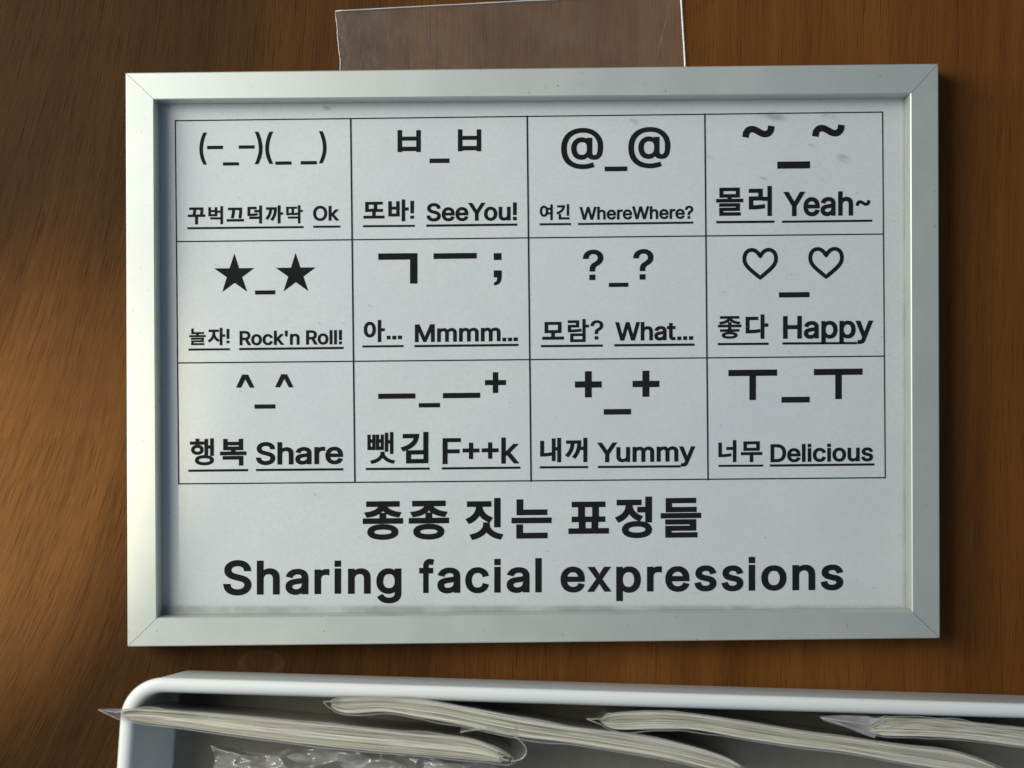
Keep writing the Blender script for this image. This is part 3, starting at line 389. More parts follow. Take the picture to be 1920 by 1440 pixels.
def letter(ch, off):
    """one character as (verts, faces), its outline grown outwards by off"""
    if (ch, off) in GC: return GC[(ch, off)]
    loops = [[tuple(int(q) / 1000 for q in p.split(',')) for p in lp.split()] for lp in GLYPHS[ch][1].split(';')]
    def area(l): return sum(l[i - 1][0] * l[i][1] - l[i][0] * l[i - 1][1] for i in range(len(l))) / 2
    if max((area(l) for l in loops), key=abs) < 0: loops = [l[::-1] for l in loops]
    grown = []
    for l in loops:
        m = len(l); res = []
        for i in range(m):
            a_, b_, c_ = Vector(l[i - 1]), Vector(l[i]), Vector(l[(i + 1) % m])
            d0 = (b_ - a_).normalized(); d1 = (c_ - b_).normalized()
            n0 = Vector((d0.y, -d0.x)); n1 = Vector((d1.y, -d1.x)); mt = n0 + n1
            if mt.length < .2: mt = n0.copy()
            mt.normalize(); res.append(b_ + mt * (off / max(mt.dot(n0), .5)))
        grown.append(res)
    vs, es = [], []
    for l in grown:
        b0 = len(vs); vs += l; es += [(b0 + i, b0 + (i + 1) % len(l)) for i in range(len(l))]
    out = delaunay_2d_cdt(vs, es, [], 0, 1e-6)
    def wind(p):
        w_ = 0
        for l in grown:
            for i in range(len(l)):
                a_, b_ = l[i - 1], l[i]
                if (a_.y > p.y) != (b_.y > p.y):
                    if a_.x + (p.y - a_.y) / (b_.y - a_.y) * (b_.x - a_.x) > p.x: w_ += 1 if b_.y > a_.y else -1
        return w_
    verts = [(v.x, v.y, 0) for v in out[0]]; faces = []
    for f_ in out[2]:
        c = sum((out[0][i] for i in f_), Vector((0, 0))) / len(f_)
        if wind(c) > 0: faces.append(tuple(f_))
    used = {i for f_ in faces for i in f_}
    idx = {}; vv = []
    for i in sorted(used): idx[i] = len(vv); vv.append(verts[i])
    GC[(ch, off)] = (vv, [tuple(idx[i] for i in f_) for f_ in faces])
    return GC[(ch, off)]
def glyph(text, off):
    verts, faces, x = [], [], 0.0
    for ch in text:
        if ch == ' ': x += .17; continue
        v, f = letter(ch, off); base = len(verts)
        verts += [(p[0] + x, p[1], p[2]) for p in v]; faces += [tuple(base + k for k in t) for t in f]
        x += GLYPHS[ch][0] / 1000 - .004
        if ch == 'Y': x -= .035
    return verts, faces

class Print:
    """collects ink shapes whose coordinates are measured from one corner of the sheet"""
    def __init__(s, ox, oy): s.bm = bmesh.new(); s.ox = ox; s.oy = oy
    def w(s, x, y): return P(s.ox + x / S, s.oy + y / S, ZT)
    def ngon(s, pts): poly(s.bm, [s.w(*p) for p in pts])
    def bar(s, x0, y0, x1, y1):
        d = SLOPE * (x1 - x0) * .5; 
        s.ngon([(x0, y1 - d), (x1, y1 + d), (x1, y0 + d), (x0, y0 - d)])
    def line(s, x0, c0, x1, c1, t):
        s.ngon([(x0, c0 + t / 2), (x1, c1 + t / 2), (x1, c1 - t / 2), (x0, c0 - t / 2)])
    def put(s, text, x0, y0, x1, y1, off=.012, ref=None):
        if text in DENSE: off = DENSE[text]
        vs, fs = glyph(text, off)
        if not vs: return
        ys = vs if ref is None else glyph(ref, off)[0]
        gx0 = min(v[0] for v in vs); gx1 = max(v[0] for v in vs)
        gy0 = min(v[1] for v in ys); gy1 = max(v[1] for v in ys)
        nv = []
        for v in vs:
            u = (v[0] - gx0) / (gx1 - gx0); t = (v[1] - gy0) / (gy1 - gy0)
            x = x0 + u * (x1 - x0); y = y1 + t * (y0 - y1)
            y += SLOPE * (x - x0) if ref else SLOPE * (x - (x0 + x1) / 2)
            q = s.w(x, y); q.z += v[2] * .000006; nv.append(s.bm.verts.new(q))
        for f in fs:
            try: s.bm.faces.new([nv[i] for i in f])
            except ValueError: pass
    def word(s, text, x0, x1, y0, y1, off=.012): s.put(text, x0, y0, x1, y1, off, text[0])
    def stroke(s, pts, t, closed=False):
        """ribbon of width t along pts"""
        n = len(pts); L = []; R = []
        for i in range(n):
            if closed: a, b = pts[i - 1], pts[(i + 1) % n]
            else: a, b = pts[max(i - 1, 0)], pts[min(i + 1, n - 1)]
            dx, dy = b[0] - a[0], b[1] - a[1]; d = math.hypot(dx, dy) or 1
            nx, ny = -dy / d * t / 2, dx / d * t / 2
            L.append((pts[i][0] + nx, pts[i][1] + ny)); R.append((pts[i][0] - nx, pts[i][1] - ny))
        m = n if closed else n - 1
        vl = [s.bm.verts.new(s.w(*p)) for p in L]; vr = [s.bm.verts.new(s.w(*p)) for p in R]
        for i in range(m):
            j = (i + 1) % n
            s.bm.faces.new((vl[i], vl[j], vr[j], vr[i]))
    def tilde(s, x0, y0, x1, y1, t):
        U, D, N = [], [], 36
        w_, h = x1 - x0, y1 - y0
        for i in range(N + 1):
            u = i / N
            x = x0 + t * .5 + (w_ - t) * u
            y = (y0 + y1) / 2 - math.sin(2 * math.pi * u) * (h - t) * .5 * 1.0
            if u < .12: y += (.12 - u) / .12 * h * .16
            if u > .88: y -= (u - .88) / .12 * h * .16
            U.append((x, y))
        U[0] = (x0 + t * .5, y1); U[-1] = (x1 - t * .5, y0)
        s.stroke(U, t)
    def heart(s, x0, y0, x1, y1, t):
        cx = (x0 + x1) / 2; w_ = (x1 - x0) / 2 - t / 2; top = y0 + t / 2; bot = y1 - t * .68; h = bot - top
        half = []
        def bz(p0, p1, p2, p3, n):
            for i in range(n):
                u = i / n; v = 1 - u
                half.append(tuple(v**3 * a + 3 * v * v * u * b + 3 * v * u * u * c + u**3 * d for a, b, c, d in zip(p0, p1, p2, p3)))
        dip = (0, top + h * .245)
        bz(dip, (w_ * .10, top + h * .12), (w_ * .28, top), (w_ * .53, top), 10)
        bz((w_ * .53, top), (w_ * .82, top), (w_, top + h * .13), (w_, top + h * .32), 10)
        bz((w_, top + h * .32), (w_, top + h * .58), (w_ * .55, top + h * .72), (0, bot), 14)
        right = [(cx + x, y) for x, y in half]; left = [(cx - x, y) for x, y in half]
        path = right + [(cx, bot)] + left[:0:-1]
        # slight slope of the print
        path = [(x, y + SLOPE * (x - cx)) for x, y in path]
        s.stroke(path, t, True)
    def star(s, tips):
        cx = sum(p[0] for p in tips) / 5; cy = sum(p[1] for p in tips) / 5
        c = s.bm.verts.new(s.w(cx, cy)); ring = []
        for i in range(5):
            a, b = tips[i], tips[(i + 1) % 5]
            m = ((a[0] + b[0]) / 2, (a[1] + b[1]) / 2)
            ring.append(s.bm.verts.new(s.w(*a)))
            k = .472
            ring.append(s.bm.verts.new(s.w(cx + (m[0] - cx) * k, cy + (m[1] - cy) * k)))
        for i in range(10): s.bm.faces.new((c, ring[i], ring[(i + 1) % 10]))
    def done(s, name, mat=None):
        for f in s.bm.faces:
            f.normal_update()
            if f.normal.z < 0: f.normal_flip()
        return mesh_obj(name, s.bm, mat or M_ink, sheet, recalc=False)

DENSE = {'놀': .0080, '몰': .0086, '뺏': .0064, '들': .0100, '행': .0088, '좋': .0075, '람': .0082, '딱': .0082, '벅': .0088}
HO = .0117      # extra weight of the Korean letters
LO = .0208      # extra weight of the Latin letters
def emo(ox, oy, fn):
    p = Print(ox, oy); fn(p); p.done('emoticon')
def cap(ox, oy, fn):
    p = Print(ox, oy); fn(p); p.done('caption')

# table grid
p = Print(0, 0); S_keep = S
def gl(x0, y0, x1, y1, t):
    a = P(x0, y0, ZT); b = P(x1, y1, ZT); d = (b - a).normalized(); nrm = Vector((-d.y, d.x, 0)) * t * .5 * K0
    poly(p.bm, [a - d * t * .5 * K0 - nrm, b + d * t * .5 * K0 - nrm, b + d * t * .5 * K0 + nrm, a - d * t * .5 * K0 + nrm])
ZT += .00003
for ln in ((328.5, 226.3, 1654.7, 210.1, 2.2), (335, 907.3, 1659.7, 895.6, 2.3), (331.4, 453, 1655.2, 438.8, 2.3), (333.5, 680.6, 1657.6, 667.7, 2.3)): gl(*ln)
ZT += .00003
for ln in ((328.5, 226.3, 335, 907.3, 2.1), (1654.7, 210.1, 1659.7, 895.6, 2.1), (657.4, 222.4, 665.3, 904, 2.8), (988.3, 218, 995.6, 902, 2.8), (1321.4, 214, 1327.4, 899.3, 2.6)): gl(*ln)
ZT -= .00006
p.done('table_grid', M_line)

def f(p):
    for g in (('(', 303, 217, 383, 558), (')', 888, 208, 972, 552), ('(', 1000, 208, 1085, 550), (')', 1568, 202, 1650, 543)): p.put(*g, off=.009)
    for b in ((385,357,553,393),(720,353,888,388),(553,532,722,566),(1108,523,1278,558),(1376,519,1546,555)): p.bar(*b)
emo(320, 210, f)
def f(p):
    for g in (('꾸',182,1010,365,1190),('벅',398,996,553,1188),('끄',593,1012,775,1160),('덕',812,990,966,1182),('까',1000,988,1190,1180),('딱',1222,987,1397,1180)): p.put(*g, off=HO)
    p.line(176,1231,1406,1218,22)
cap(320, 210, f)
def f(p): p.word('Ok', 1507, 1785, 993, 1155, LO); p.line(1508,1215,1796,1213,22)
cap(320, 210, f)

def f(p):
    for x0, x1, dy in ((538, 784, 0), (1177, 1424, -8)):
        p.bar(x0,191+dy,x0+48,424+dy); p.bar(x1-48,191+dy,x1,424+dy)
        p.bar(x0+48,260+dy,x1-48,303+dy); p.bar(x0+48,367+dy,x1-48,414+dy)
    p.bar(877,492,1087,540)
emo(650, 210, f)
def f(p):
    for g in (('또',178,950,400,1128),('바',440,925,655,1158),('!',673,940,713,1130)): p.put(*g, off=HO)
    p.line(172,1209,720,1205,22)
cap(650, 210, f)
def f(p): p.word('SeeYou!', 845, 1800, 964, 1160, LO); p.line(842,1203,1805,1192,24)
cap(650, 210, f)

def f(p):
    p.put('@',406,168,852,605,off=.0135); p.put('@',1117,158,1564,596,off=.0135); p.bar(868,577,1107,627)
emo(980, 210, f)
def f(p):
    for g in (('여',180,978,318,1145),('긴',355,975,495,1138)): p.put(*g, off=HO)
    p.line(180,1189,510,1186,22)
cap(980, 210, f)
def f(p): p.word('WhereWhere?', 600, 1806, 1005, 1142, LO); p.line(586,1186,1806,1171,22)
cap(980, 210, f)

def f(p): p.tilde(404,203,748,325,70); p.tilde(1143,192,1490,316,70); p.bar(776,580,1122,655)
emo(1320, 200, f)
def f(p):
    for g in (('몰',127,857,415,1155),('러',473,840,718,1158)): p.put(*g, off=HO)
    p.line(130,1223,745,1217,25)
cap(1320, 200, f)
def f(p): p.word('Yeah', 838, 1578, 902, 1160, LO); p.tilde(1605,990,1762,1050,34); p.line(826,1218,1780,1207,23)
cap(1320, 200, f)

def f(p):
    p.star([(617,200),(828,353),(752,603),(490,607),(403,357)]); p.star([(1265,193),(1478,346),(1400,597),(1138,600),(1056,351)])
    p.bar(836,590,1050,633)
emo(330, 440, f)
def f(p):
    for g in (('놀',138,993,315,1170),('자',335,987,520,1172),('!',533,997,565,1150)): p.put(*g, off=HO)
    p.line(132,1217,570,1213,22)
cap(330, 440, f)
def f(p): p.word("Rock'n Roll!", 672, 1756, 1020, 1172, LO); p.line(668,1211,1774,1199,24)
cap(330, 440, f)

def f(p):
    p.bar(277,197,614,265); p.bar(614,195,692,518); p.bar(863,195,1320,255); p.bar(1500,195,1582,268)
    p.ngon([(1500,378),(1585,378),(1585,450),(1578,490),(1560,517),(1535,532),(1503,537),(1503,505),(1525,497),(1535,480),(1535,452),(1500,452)])
emo(660, 440, f)
def f(p):
    p.put('아',123,903,346,1138,off=HO)
    for b in ((367,1070,407,1109),(426,1070,468,1109),(486,1068,528,1107)): p.bar(*b)
    p.line(110,1184,545,1179,22)
cap(660, 440, f)
def f(p):
    p.word('Mmmm', 665, 1572, 950, 1138, LO)
    for b in ((1592,1090,1632,1130),(1650,1090,1694,1128),(1710,1088,1754,1127)): p.bar(*b)
    p.line(660,1180,1762,1167,24)
cap(660, 440, f)

def f(p): p.put('?',580,158,797,480,off=.0135); p.put('?',1112,152,1328,476,off=.0135); p.bar(856,509,1061,553)
emo(990, 440, f)
def f(p):
    for g in (('모',150,923,380,1112),('람',420,893,645,1137),('?',660,905,797,1110)): p.put(*g, off=HO)
    p.line(137,1180,790,1174,24)
cap(990, 440, f)
def f(p):
    p.word('What', 922, 1565, 927, 1123, LO)
    for b in ((1580,1078,1622,1117),(1642,1075,1684,1115),(1704,1074,1748,1114)): p.bar(*b)
    p.line(915,1171,1762,1164,25)
cap(990, 440, f)

def f(p): p.heart(406,168,782,514,41); p.heart(1104,158,1480,505,41); p.bar(793,637,1116,692)
emo(1320, 435, f)
def f(p):
    for g in (('좋',147,890,395,1130),('다',440,873,680,1132)): p.put(*g, off=HO)
    p.line(145,1187,683,1183,24)
cap(1320, 435, f)
def f(p): p.word('Happy', 836, 1792, 890, 1131, LO); p.line(830,1180,1618,1176,24)
cap(1320, 435, f)

def f(p):
    for dx, dy in ((0, 0), (413, -4)):
        a = [(635,321),(688,321),(733,232),(781,321),(830,321),(762,182),(700,182)]
        a = [(x + dx, y + dy) for x, y in a]
        p.ngon([a[0], a[1], a[2], a[6]]); p.ngon([a[2], a[3], a[4], a[5]]); p.ngon([a[6], a[2], a[5]])
    p.bar(831,498,1051,543)
emo(330, 670, f)
def f(p):
    for g in (('행',147,858,402,1145),('복',465,863,745,1147)): p.put(*g, off=HO)
    p.line(130,1201,763,1194,24)
cap(330, 670, f)
def f(p): p.word('Share', 845, 1768, 897, 1142, LO); p.line(846,1193,1770,1185,24)
cap(330, 670, f)

def plus(p, h, v):
    p.bar(h[0], h[1], v[0], h[3]); p.bar(v[2], h[1], h[2], h[3]); p.bar(*v)
def f(p):
    for b in ((277,383,670,438),(706,484,931,530),(962,376,1356,431)): p.bar(*b)
    plus(p, (1407,240,1630,294), (1490,157,1547,377))
emo(660, 670, f)
def f(p):
    for g in (('뺏',162,792,455,1128),('김',513,790,808,1123)): p.put(*g, off=HO)
    p.line(146,1182,820,1178,24)
cap(660, 670, f)
def f(p):
    p.put('F',958,855,1152,1130,off=.0135); p.put('k',1580,848,1772,1125,off=.0135)
    plus(p, (1170,965,1348,1007), (1237,903,1282,1077)); plus(p, (1373,963,1551,1005), (1440,900,1484,1073))
    p.line(950,1176,1783,1168,24)
cap(660, 670, f)

def f(p):
    plus(p, (496,254,780,320), (602,147,674,424)); plus(p, (1106,248,1390,315), (1211,141,1284,418)); p.bar(802,547,1090,606)
emo(990, 670, f)
def f(p):
    for g in (('내',128,853,350,1112),('꺼',390,852,628,1110)): p.put(*g, off=HO)
    p.line(124,1165,635,1161,24)
cap(990, 670, f)
def f(p): p.word('Yummy', 730, 1772, 903, 1112, LO); p.line(740,1161,1615,1154,24)
cap(990, 670, f)

def f(p):
    for dx, dy, dv in ((0, 0, 0), (905, -10, 4)):
        p.bar(230+dx,159+dy,745+dx,225+dy); p.bar(452+dx+dv,224+dy,521+dx+dv,480+dy)
    p.bar(791,446,1090,507)
emo(1325, 665, f)
def f(p):
    for g in (('너',123,905,314,1138),('무',361,917,588,1138)): p.put(*g, off=HO)
    p.line(124,1177,598,1174,22)
cap(1325, 665, f)
def f(p): p.word('Delicious', 675, 1762, 948, 1139, LO); p.line(668,1174,1776,1162,24)
cap(1325, 665, f)

# headings
p = Print(660, 910)
for g in (('종',113,168,540,578),('종',600,162,1027,575),('짓',1200,135,1603,578),('는',1688,147,2113,563)): p.put(*g, off=HO)
p.ox = 1000
for g in (('표',371,172,800,513),('정',862,120,1258,560),('들',1347,133,1777,553)): p.put(*g, off=HO)
p.done('heading')
p = Print(400, 1000)
for g in (('S',103,283,403,658),('h',460,288,702,648),('a',763,375,1006,652),('r',1070,378,1228,643),('i',1283,288,1352,640),('n',1425,370,1665,640)): p.put(*g, off=LO)
p.ox, p.oy = 660, 910
for g in (('g',257,878,522,1250),('f',711,778,870,1140),('a',903,870,1146,1145),('c',1198,867,1452,1143),('i',1506,778,1573,1136),('a',1637,866,1879,1140)): p.put(*g, off=LO)
p.ox = 1000
for g in (('l',20,770,88,1133),('e',287,860,545,1135),('x',567,862,828,1127),('p',877,858,1138,1225),('r',1203,857,1360,1123),('e',1396,855,1653,1128)): p.put(*g, off=LO)
p.ox = 1300
for g in (('s',10,847,245,1123),('s',297,847,530,1122),('i',585,757,654,1115),('o',718,846,986,1116),('n',1048,840,1290,1110),('s',1347,838,1587,1112)): p.put(*g, off=LO)
p.done('heading')

# ---------------------------------------------------------------- clear plastic sheet under the frame
film = thing('clear_plastic_sheet', 'clear plastic sheet sticking out from under the top of the silver frame', 'plastic sheet')
def lerp(a, b, t): return tuple(x + (y - x) * t for x, y in zip(a, b))
bm = bmesh.new(); rows = []
TLc, TRc, BLc, BRc = (629, 21), (1276, -14), (642, 165), (1287, 165)
for a in range(13):
    row = []
    for b in range(41):
        x, y = lerp(lerp(TLc, TRc, b / 40), lerp(BLc, BRc, b / 40), a / 12)
        lift = .00045 + (1 - a / 12) * .0006 * (1 + mnoise.noise((b * .3, a * .4, 3)))
        if a == 0: y += 1.0 * mnoise.noise((b * .22, 0, 1))
        if b == 0: x += 1.5 * mnoise.noise((a * .6, 5, 1))
        row.append(bm.verts.new(P(x, y, lift)))
    rows.append(row)
for a in range(12):
    for b in range(40): bm.faces.new((rows[a + 1][b], rows[a + 1][b + 1], rows[a][b + 1], rows[a][b]))
edge_top = [v.co.copy() for v in rows[0]]; edge_left = [r[0].co.copy() for r in rows]; edge_right = [r[-1].co.copy() for r in rows]
mesh_obj('film', bm, M_sheetfilm, film, True)

def tube(bm, pts, rad, n=6):
    rings = []
    for i, p in enumerate(pts):
        a = pts[max(i - 1, 0)]; b = pts[min(i + 1, len(pts) - 1)]
        t = (b - a).normalized(); u = t.cross(Vector((0, 0, 1)))
        u = u.normalized() if u.length > 1e-6 else Vector((1, 0, 0)); v = u.cross(t)
        r = rad(i / (len(pts) - 1)) if callable(rad) else rad
        rings.append([bm.verts.new(p + (u * math.cos(2 * math.pi * k / n) + v * math.sin(2 * math.pi * k / n)) * r) for k in range(n)])
    for i in range(len(rings) - 1):
        for k in range(n): bm.faces.new((rings[i][k], rings[i][(k + 1) % n], rings[i + 1][(k + 1) % n], rings[i + 1][k]))
    bm.faces.new(rings[0][::-1]); bm.faces.new(rings[-1])
up = Vector((0, 0, .0003))
for pts, r in ((edge_top, .00026), (edge_left, .00014), (edge_right, .00042)):
    bm = bmesh.new(); tube(bm, [q + up for q in pts], r); mesh_obj('cut_edge', bm, M_edge, film, True)
bm = bmesh.new(); tube(bm, [P(1262, -10, .0014), P(1243, 60, .0012), P(1226, 130, .0008)], .00007); mesh_obj('crease', bm, M_sheetfilm, film, True)

# ---------------------------------------------------------------- white storage box
ZR = 0.051
tray = thing('storage_box', 'white plastic open box full of booklets below the silver frame', 'storage box')
corners = [(229, 1270), (2330, 1333), (2300, 2010), (183, 1935)]     # outer rim corners
R = .0160
def outline(off, rad):
    """rounded outline of the rim moved outwards by off"""
    pts = [P(x, y, ZR) for x, y in corners]; n = 4; res = []
    lines = []
    for i in range(4):
        a, b = pts[i], pts[(i + 1) % 4]; d = (b - a).normalized(); nr = Vector((d.y, -d.x, 0)) * -1   # clockwise seen from above: outward is left
        lines.append((a + nr * off, d))
    def inter(l1, l2):
        (p, d), (q, e) = l1, l2
        den = d.x * e.y - d.y * e.x; t = ((q.x - p.x) * e.y - (q.y - p.y) * e.x) / den
        return p + d * t
    for i in range(4):
        c = inter(lines[i - 1], lines[i]); d0 = -lines[i - 1][1]; d1 = lines[i][1]
        half = math.acos(max(-1, min(1, d0.dot(d1)))) / 2
        tl = rad / math.tan(half); bis = (d0 + d1).normalized(); cen = c + bis * (rad / math.sin(half))
        a0 = c + d0 * tl - cen; a1 = c + d1 * tl - cen
        ang0 = math.atan2(a0.y, a0.x); da = math.atan2(a1.y, a1.x) - ang0
        while da > math.pi: da -= 2 * math.pi
        while da < -math.pi: da += 2 * math.pi
        for k in range(13):
            g = ang0 + da * k / 12; res.append((cen.x + rad * math.cos(g), cen.y + rad * math.sin(g)))
    return res
profile = [(-.0068, .0006), (-.0062, .0018), (-.0004, ZR - .0030), (0, ZR - .0018), (-.0005, ZR - .0006), (-.0017, ZR - .0001), (-.0030, ZR), (-.0042, ZR - .0003), (-.0052, ZR - .0012), (-.0056, ZR - .0026), (-.0110, .0035)]
bm = bmesh.new(); rings = []
for off, z in profile:
    rad = max(R + off, .004)
    rings.append([bm.verts.new((x, y, z)) for x, y in outline(off, rad)])
for i in range(len(rings) - 1):
    n = len(rings[i])
    for k in range(n): bm.faces.new((rings[i][k], rings[i][(k + 1) % n], rings[i + 1][(k + 1) % n], rings[i + 1][k]))
bm.faces.new(rings[0]); bm.faces.new(rings[-1][::-1])
mesh_obj('box_body', bm, M_plastic, tray, True)
bm = bmesh.new(); poly(bm, [Vector((x, y, .0040)) for x, y in outline(-.0120, .005)]); mesh_obj('floor_shade_sheet', bm, M_floor_shade, tray)  # added sheet, darkens the box floor in place of real shade

# ---------------------------------------------------------------- booklets standing in the box
def smooth_path(pts, n=90):
    """Catmull-Rom through (x, y, thickness)"""
    q = [tuple(2 * a - b for a, b in zip(pts[0], pts[1]))] + list(pts) + [tuple(2 * a - b for a, b in zip(pts[-1], pts[-2]))]
    out = []; m = len(pts) - 1
    for i in range(n + 1):
        t = i / n * m; k = min(int(t), m - 1); u = t - k
        p0, p1, p2, p3 = q[k], q[k + 1], q[k + 2], q[k + 3]
        out.append(tuple(.5 * (2 * b + (c - a) * u + (2 * a - 5 * b + 4 * c - d) * u * u + (3 * b - a - 3 * c + d) * u ** 3) for a, b, c, d in zip(p0, p1, p2, p3)))
    return out

WALL_K = K0 * (ZC - ZR) / (ZC - ZF)
def inside_box(q, z):
    """keep what hangs below the rim clear of the tapering back and left walls"""
    if z > ZR + .0001: return q
    taper = .0008 + (ZR - z) * .125
    px = q.x / WALL_K + 960
    ymax = (720 - (1302 + .0295 * (px - 300))) * WALL_K - taper
    xmin = (252 - 960) * WALL_K + taper
    return Vector((max(q.x, xmin), min(q.y, ymax), q.z))
def booklet(label, path, ztop, tip0, tip1, leaves=15, seed=1, lean=0.16, extra=None):
    rnd = random.Random(seed)
    t = thing('booklet', label, 'booklet', group='booklets standing in the white box')
    sp = smooth_path(path); k = K0 * (ZC - ztop) / (ZC - ZF)
    pts = [P(x, y, ztop) for x, y, _ in sp]; th = [max(q[2], 2) * k for q in sp]
    nor = []
    for i in range(len(pts)):
        d = pts[min(i + 1, len(pts) - 1)] - pts[max(i - 1, 0)]; d.z = 0; d.normalize(); nor.append(Vector((-d.y, d.x, 0)))
    zb = .0042
    def ribbon(bm, f0, f1, i0, i1, z_hi, z_lo, tone, lay=None, wav=0.0, ph=0.0):
        rows = []
        for i in range(i0, i1 + 1):
            zz = z_hi + wav * math.sin(i * .13 + ph) + wav * .6 * math.sin(i * .41 + ph * 2.1)
            wob = .030 * mnoise.noise((i * .07, ph, seed)) + .014 * mnoise.noise((i * .21, ph * 2, seed)) if wav else 0
            zs_ = [zz] + ([ZR + .0004, ZR] if zz > ZR + .0005 else []) + [z_lo]
            row = []
            for f_, seq in ((f0, zs_[::-1]), (f1, zs_)):
                for z in seq:
                    q = pts[i] + nor[i] * (th[i] * (f_ + wob)) + Vector((0, lean * (z - ztop), 0)); q.z = z
                    q = inside_box(q, z); row.append(bm.verts.new((q.x, q.y, z)))
            rows.append(row)
        m_ = min(len(r_) for r_ in rows)
        if any(len(r_) != m_ for r_ in rows):            # part of the edge dips under the rim: same section everywhere
            for r_ in rows:
                if len(r_) > m_: 
                    for v_ in (r_.pop(5), r_.pop(5), r_.pop(1), r_.pop(1)): bm.verts.remove(v_)
        for i in range(len(rows) - 1):
            for c in range(m_):
                fc = bm.faces.new((rows[i][c], rows[i][(c + 1) % m_], rows[i + 1][(c + 1) % m_], rows[i + 1][c]))
                if lay: fc[lay] = tone
        for r in (rows[0], rows[-1]):
            fc = bm.faces.new(r)
            if lay: fc[lay] = tone
    bm = bmesh.new(); lay = bm.faces.layers.float.new('tone'); n = len(pts) - 1
    for j in range(leaves):
        f0 = -.47 + .94 * j / leaves; f1 = f0 + .94 / leaves * rnd.uniform(.70, .99)
        i0 = rnd.randint(0, 3); i1 = n - rnd.randint(0, 4)
        ribbon(bm, f0, f1, i0, i1, ztop - rnd.random() ** 3 * .0014, zb, rnd.uniform(.1, 1), lay, .00025, rnd.random() * 6)
    mesh_obj('pages', bm, M_page, t)
    for s_ in (-1, 1):
        bm = bmesh.new(); a, b = (.475, .51) if s_ > 0 else (-.51, -.475)
        ribbon(bm, a, b, 1, n - 2, ztop - (.0010 if s_ > 0 else .0002), zb - .0002, 0)
        mesh_obj('cover', bm, M_cover if s_ > 0 else M_lump, t)
    # clear sleeve: two films that meet in a flat tip at either end
    bm = bmesh.new(); zs = ztop + .0016
    tips = [P(*tip0, zs), P(*tip1, zs)]
    sides = []
    for s_ in (-1, 1):
        top = []
        for i in range(0, n + 1, 2):
            q = pts[i] + nor[i] * (s_ * (th[i] * .5 + .00030 + .0010 * max(0, mnoise.noise((i * .11, s_ * 3, seed)))))
            top.append(Vector((q.x, q.y, zs + .0006 * mnoise.noise((i * .12, s_, seed * 2)))))
        top = [tips[0]] + top + [tips[1]]
        levels = [top]
        for z in ((ZR + .0004, ZR) if zs > ZR + .0012 else ()) + (zb + .0002,):
            lv = []
            for q in top:
                p_ = inside_box(Vector((q.x, q.y + lean * (z - ztop), z)), z); p_.z = z; lv.append(p_)
            levels.append(lv)
        vl = [[bm.verts.new(q) for q in lv] for lv in levels]
        for va_, vb_ in zip(vl, vl[1:]):
            for i in range(len(va_) - 1): bm.faces.new((vb_[i], vb_[i + 1], va_[i + 1], va_[i]))
        sides.append(top)
    sl = mesh_obj('clear_sleeve', bm, M_sleeve, t, True, recalc=False)
    for top in sides:
        bm = bmesh.new(); tube(bm, top, .00013, 5); mesh_obj('sleeve_rim', bm, M_sleeve_edge, sl, True)
    if extra: extra(t, sl, zs)
    return t

def loop(t, sl, zs):
    pts = smooth_path([(863, 1373, 0), (895, 1368, 0), (925, 1367, 0), (958, 1376, 0), (980, 1394, 0), (987, 1409, 0), (978, 1423, 0), (958, 1428, 0)], 40)
    w_ = [P(x, y, zs) for x, y, _ in pts]
    bm = bmesh.new(); tube(bm, w_, .00018, 6)
    mesh_obj('sleeve_rim', bm, M_sleeve_edge, sl, True)
    bm = bmesh.new(); a = [bm.verts.new(q) for q in w_]; b = [bm.verts.new((q.x, q.y, q.z - .03)) for q in w_]
    for i in range(len(a) - 1): bm.faces.new((b[i], b[i + 1], a[i + 1], a[i]))
    mesh_obj('sleeve_flap', bm, M_sleeve, sl, True, recalc=False)
booklet('leftmost booklet, its clear sleeve poking over the left rim of the white box',
        [(222, 1340, 9), (263, 1341, 24), (350, 1349, 30), (441, 1359, 36), (558, 1372, 40), (675, 1384, 42), (793, 1395, 40), (886, 1405, 38), (955, 1424, 14)],
        .0535, (184, 1331), (968, 1430), 16, 3, extra=loop)
booklet('bowed booklet whose pointed left end touches the middle of the back rim',
        [(618, 1319, 8), (650, 1323, 28), (723, 1321, 27), (793, 1329, 33), (863, 1341, 34), (957, 1360, 36), (1060, 1376, 30), (1137, 1387, 32), (1254, 1406, 33), (1348, 1430, 28), (1395, 1446, 10)],
        .0528, (606, 1316), (1408, 1452), 15, 5)
booklet('long booklet in the middle right whose hooked left end stands clear of the back rim',
        [(1128, 1352, 8), (1155, 1352, 30), (1231, 1350, 34), (1301, 1353, 29), (1395, 1368, 31), (1489, 1383, 30), (1582, 1395, 28), (1676, 1410, 32), (1793, 1428, 36), (1880, 1450, 18)],
        .0490, (1100, 1348), (1905, 1458), 15, 9)
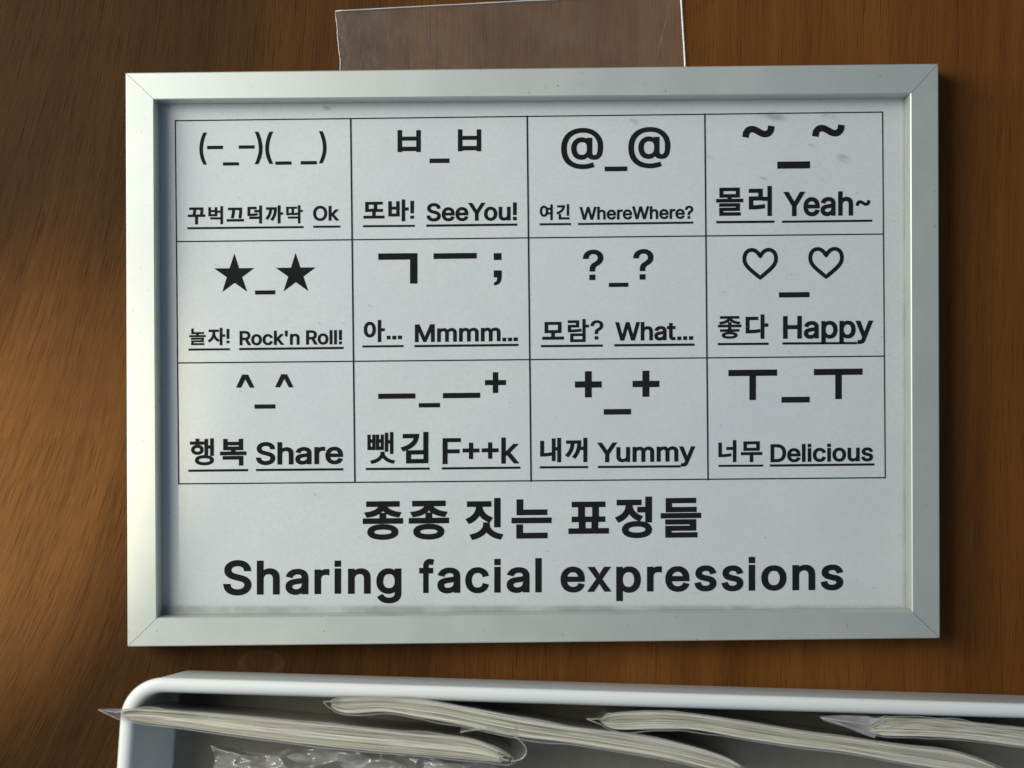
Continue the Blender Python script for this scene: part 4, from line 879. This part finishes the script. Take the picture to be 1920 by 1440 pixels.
def flap(t, sl, zs):
    a = [P(x, y, zs - .001) for x, y in ((1536, 1343), (1580, 1341), (1626, 1343), (1660, 1350))]
    b = [P(x, y, zs - .004) for x, y in ((1545, 1352), (1586, 1364), (1622, 1378), (1640, 1384))]
    bm = bmesh.new(); va = [bm.verts.new(q) for q in a]; vb = [bm.verts.new(q) for q in b]
    for i in range(3): bm.faces.new((vb[i], vb[i + 1], va[i + 1], va[i]))
    mesh_obj('sleeve_flap', bm, M_sleeve_edge, sl, True)
booklet('rightmost booklet, its bright sleeve end folded over against the back rim of the box',
        [(1632, 1366, 14), (1660, 1362, 34), (1723, 1362, 36), (1817, 1370, 32), (1920, 1382, 34), (2040, 1396, 34), (2120, 1408, 12)],
        .0495, (1540, 1346), (2140, 1412), 14, 13, extra=flap)

# ---------------------------------------------------------------- crumpled clear bag in front of the leftmost booklet
bag = thing('plastic_bag', 'crumpled clear plastic bag glinting in front of the leftmost booklet', 'plastic bag')
def cell(x, y, sc_):
    d = mnoise.voronoi(Vector((x * sc_, y * sc_, .3)))[0]
    return d[1] - d[0]
bm = bmesh.new(); rows = []
NB, MB = 200, 110
for a in range(MB + 1):
    row = []
    for b in range(NB + 1):
        u, v = b / NB, a / MB
        x = 395 + u * 530 + 14 * mnoise.noise((v * 5, 1, 0)); y = 1398 + 8 * math.sin(u * 9) * (1 - v) + v * 260 + 16 * u * (1 - v) + 10 * mnoise.noise((u * 9, 2, 0)) * (1 - v)
        z = .046 + .007 * mnoise.noise((u * 7, v * 4, 2)) - .013 * cell(u * 5.5, v * 9, 1.0) - .0035 * cell(u * 13 + 4, v * 15, 1.0) + .004
        e = min(u, 1 - u, v * 1.2) ; z -= max(0, .05 - e) * .12
        row.append(bm.verts.new(P(x, y, z)))
    rows.append(row)
for a in range(MB):
    for b in range(NB): bm.faces.new((rows[a + 1][b], rows[a + 1][b + 1], rows[a][b + 1], rows[a][b]))
mesh_obj('film', bm, M_bag, bag, True)
for (x, y, rx, ry) in ((575, 1420, 36, 10), (700, 1436, 60, 12), (830, 1436, 34, 9)):
    bm = bmesh.new(); bmesh.ops.create_icosphere(bm, subdivisions=3, radius=1)
    c = P(x, y, .034); k = .0002
    for v in bm.verts:
        n_ = 1 + .25 * mnoise.noise(v.co * 1.7 + Vector((x, 0, 0)))
        v.co = Vector((c.x + v.co.x * rx * k * n_, c.y + v.co.y * ry * k * n_, c.z + v.co.z * .004))
    mesh_obj('paper_scrap', bm, M_lump, bag, True)
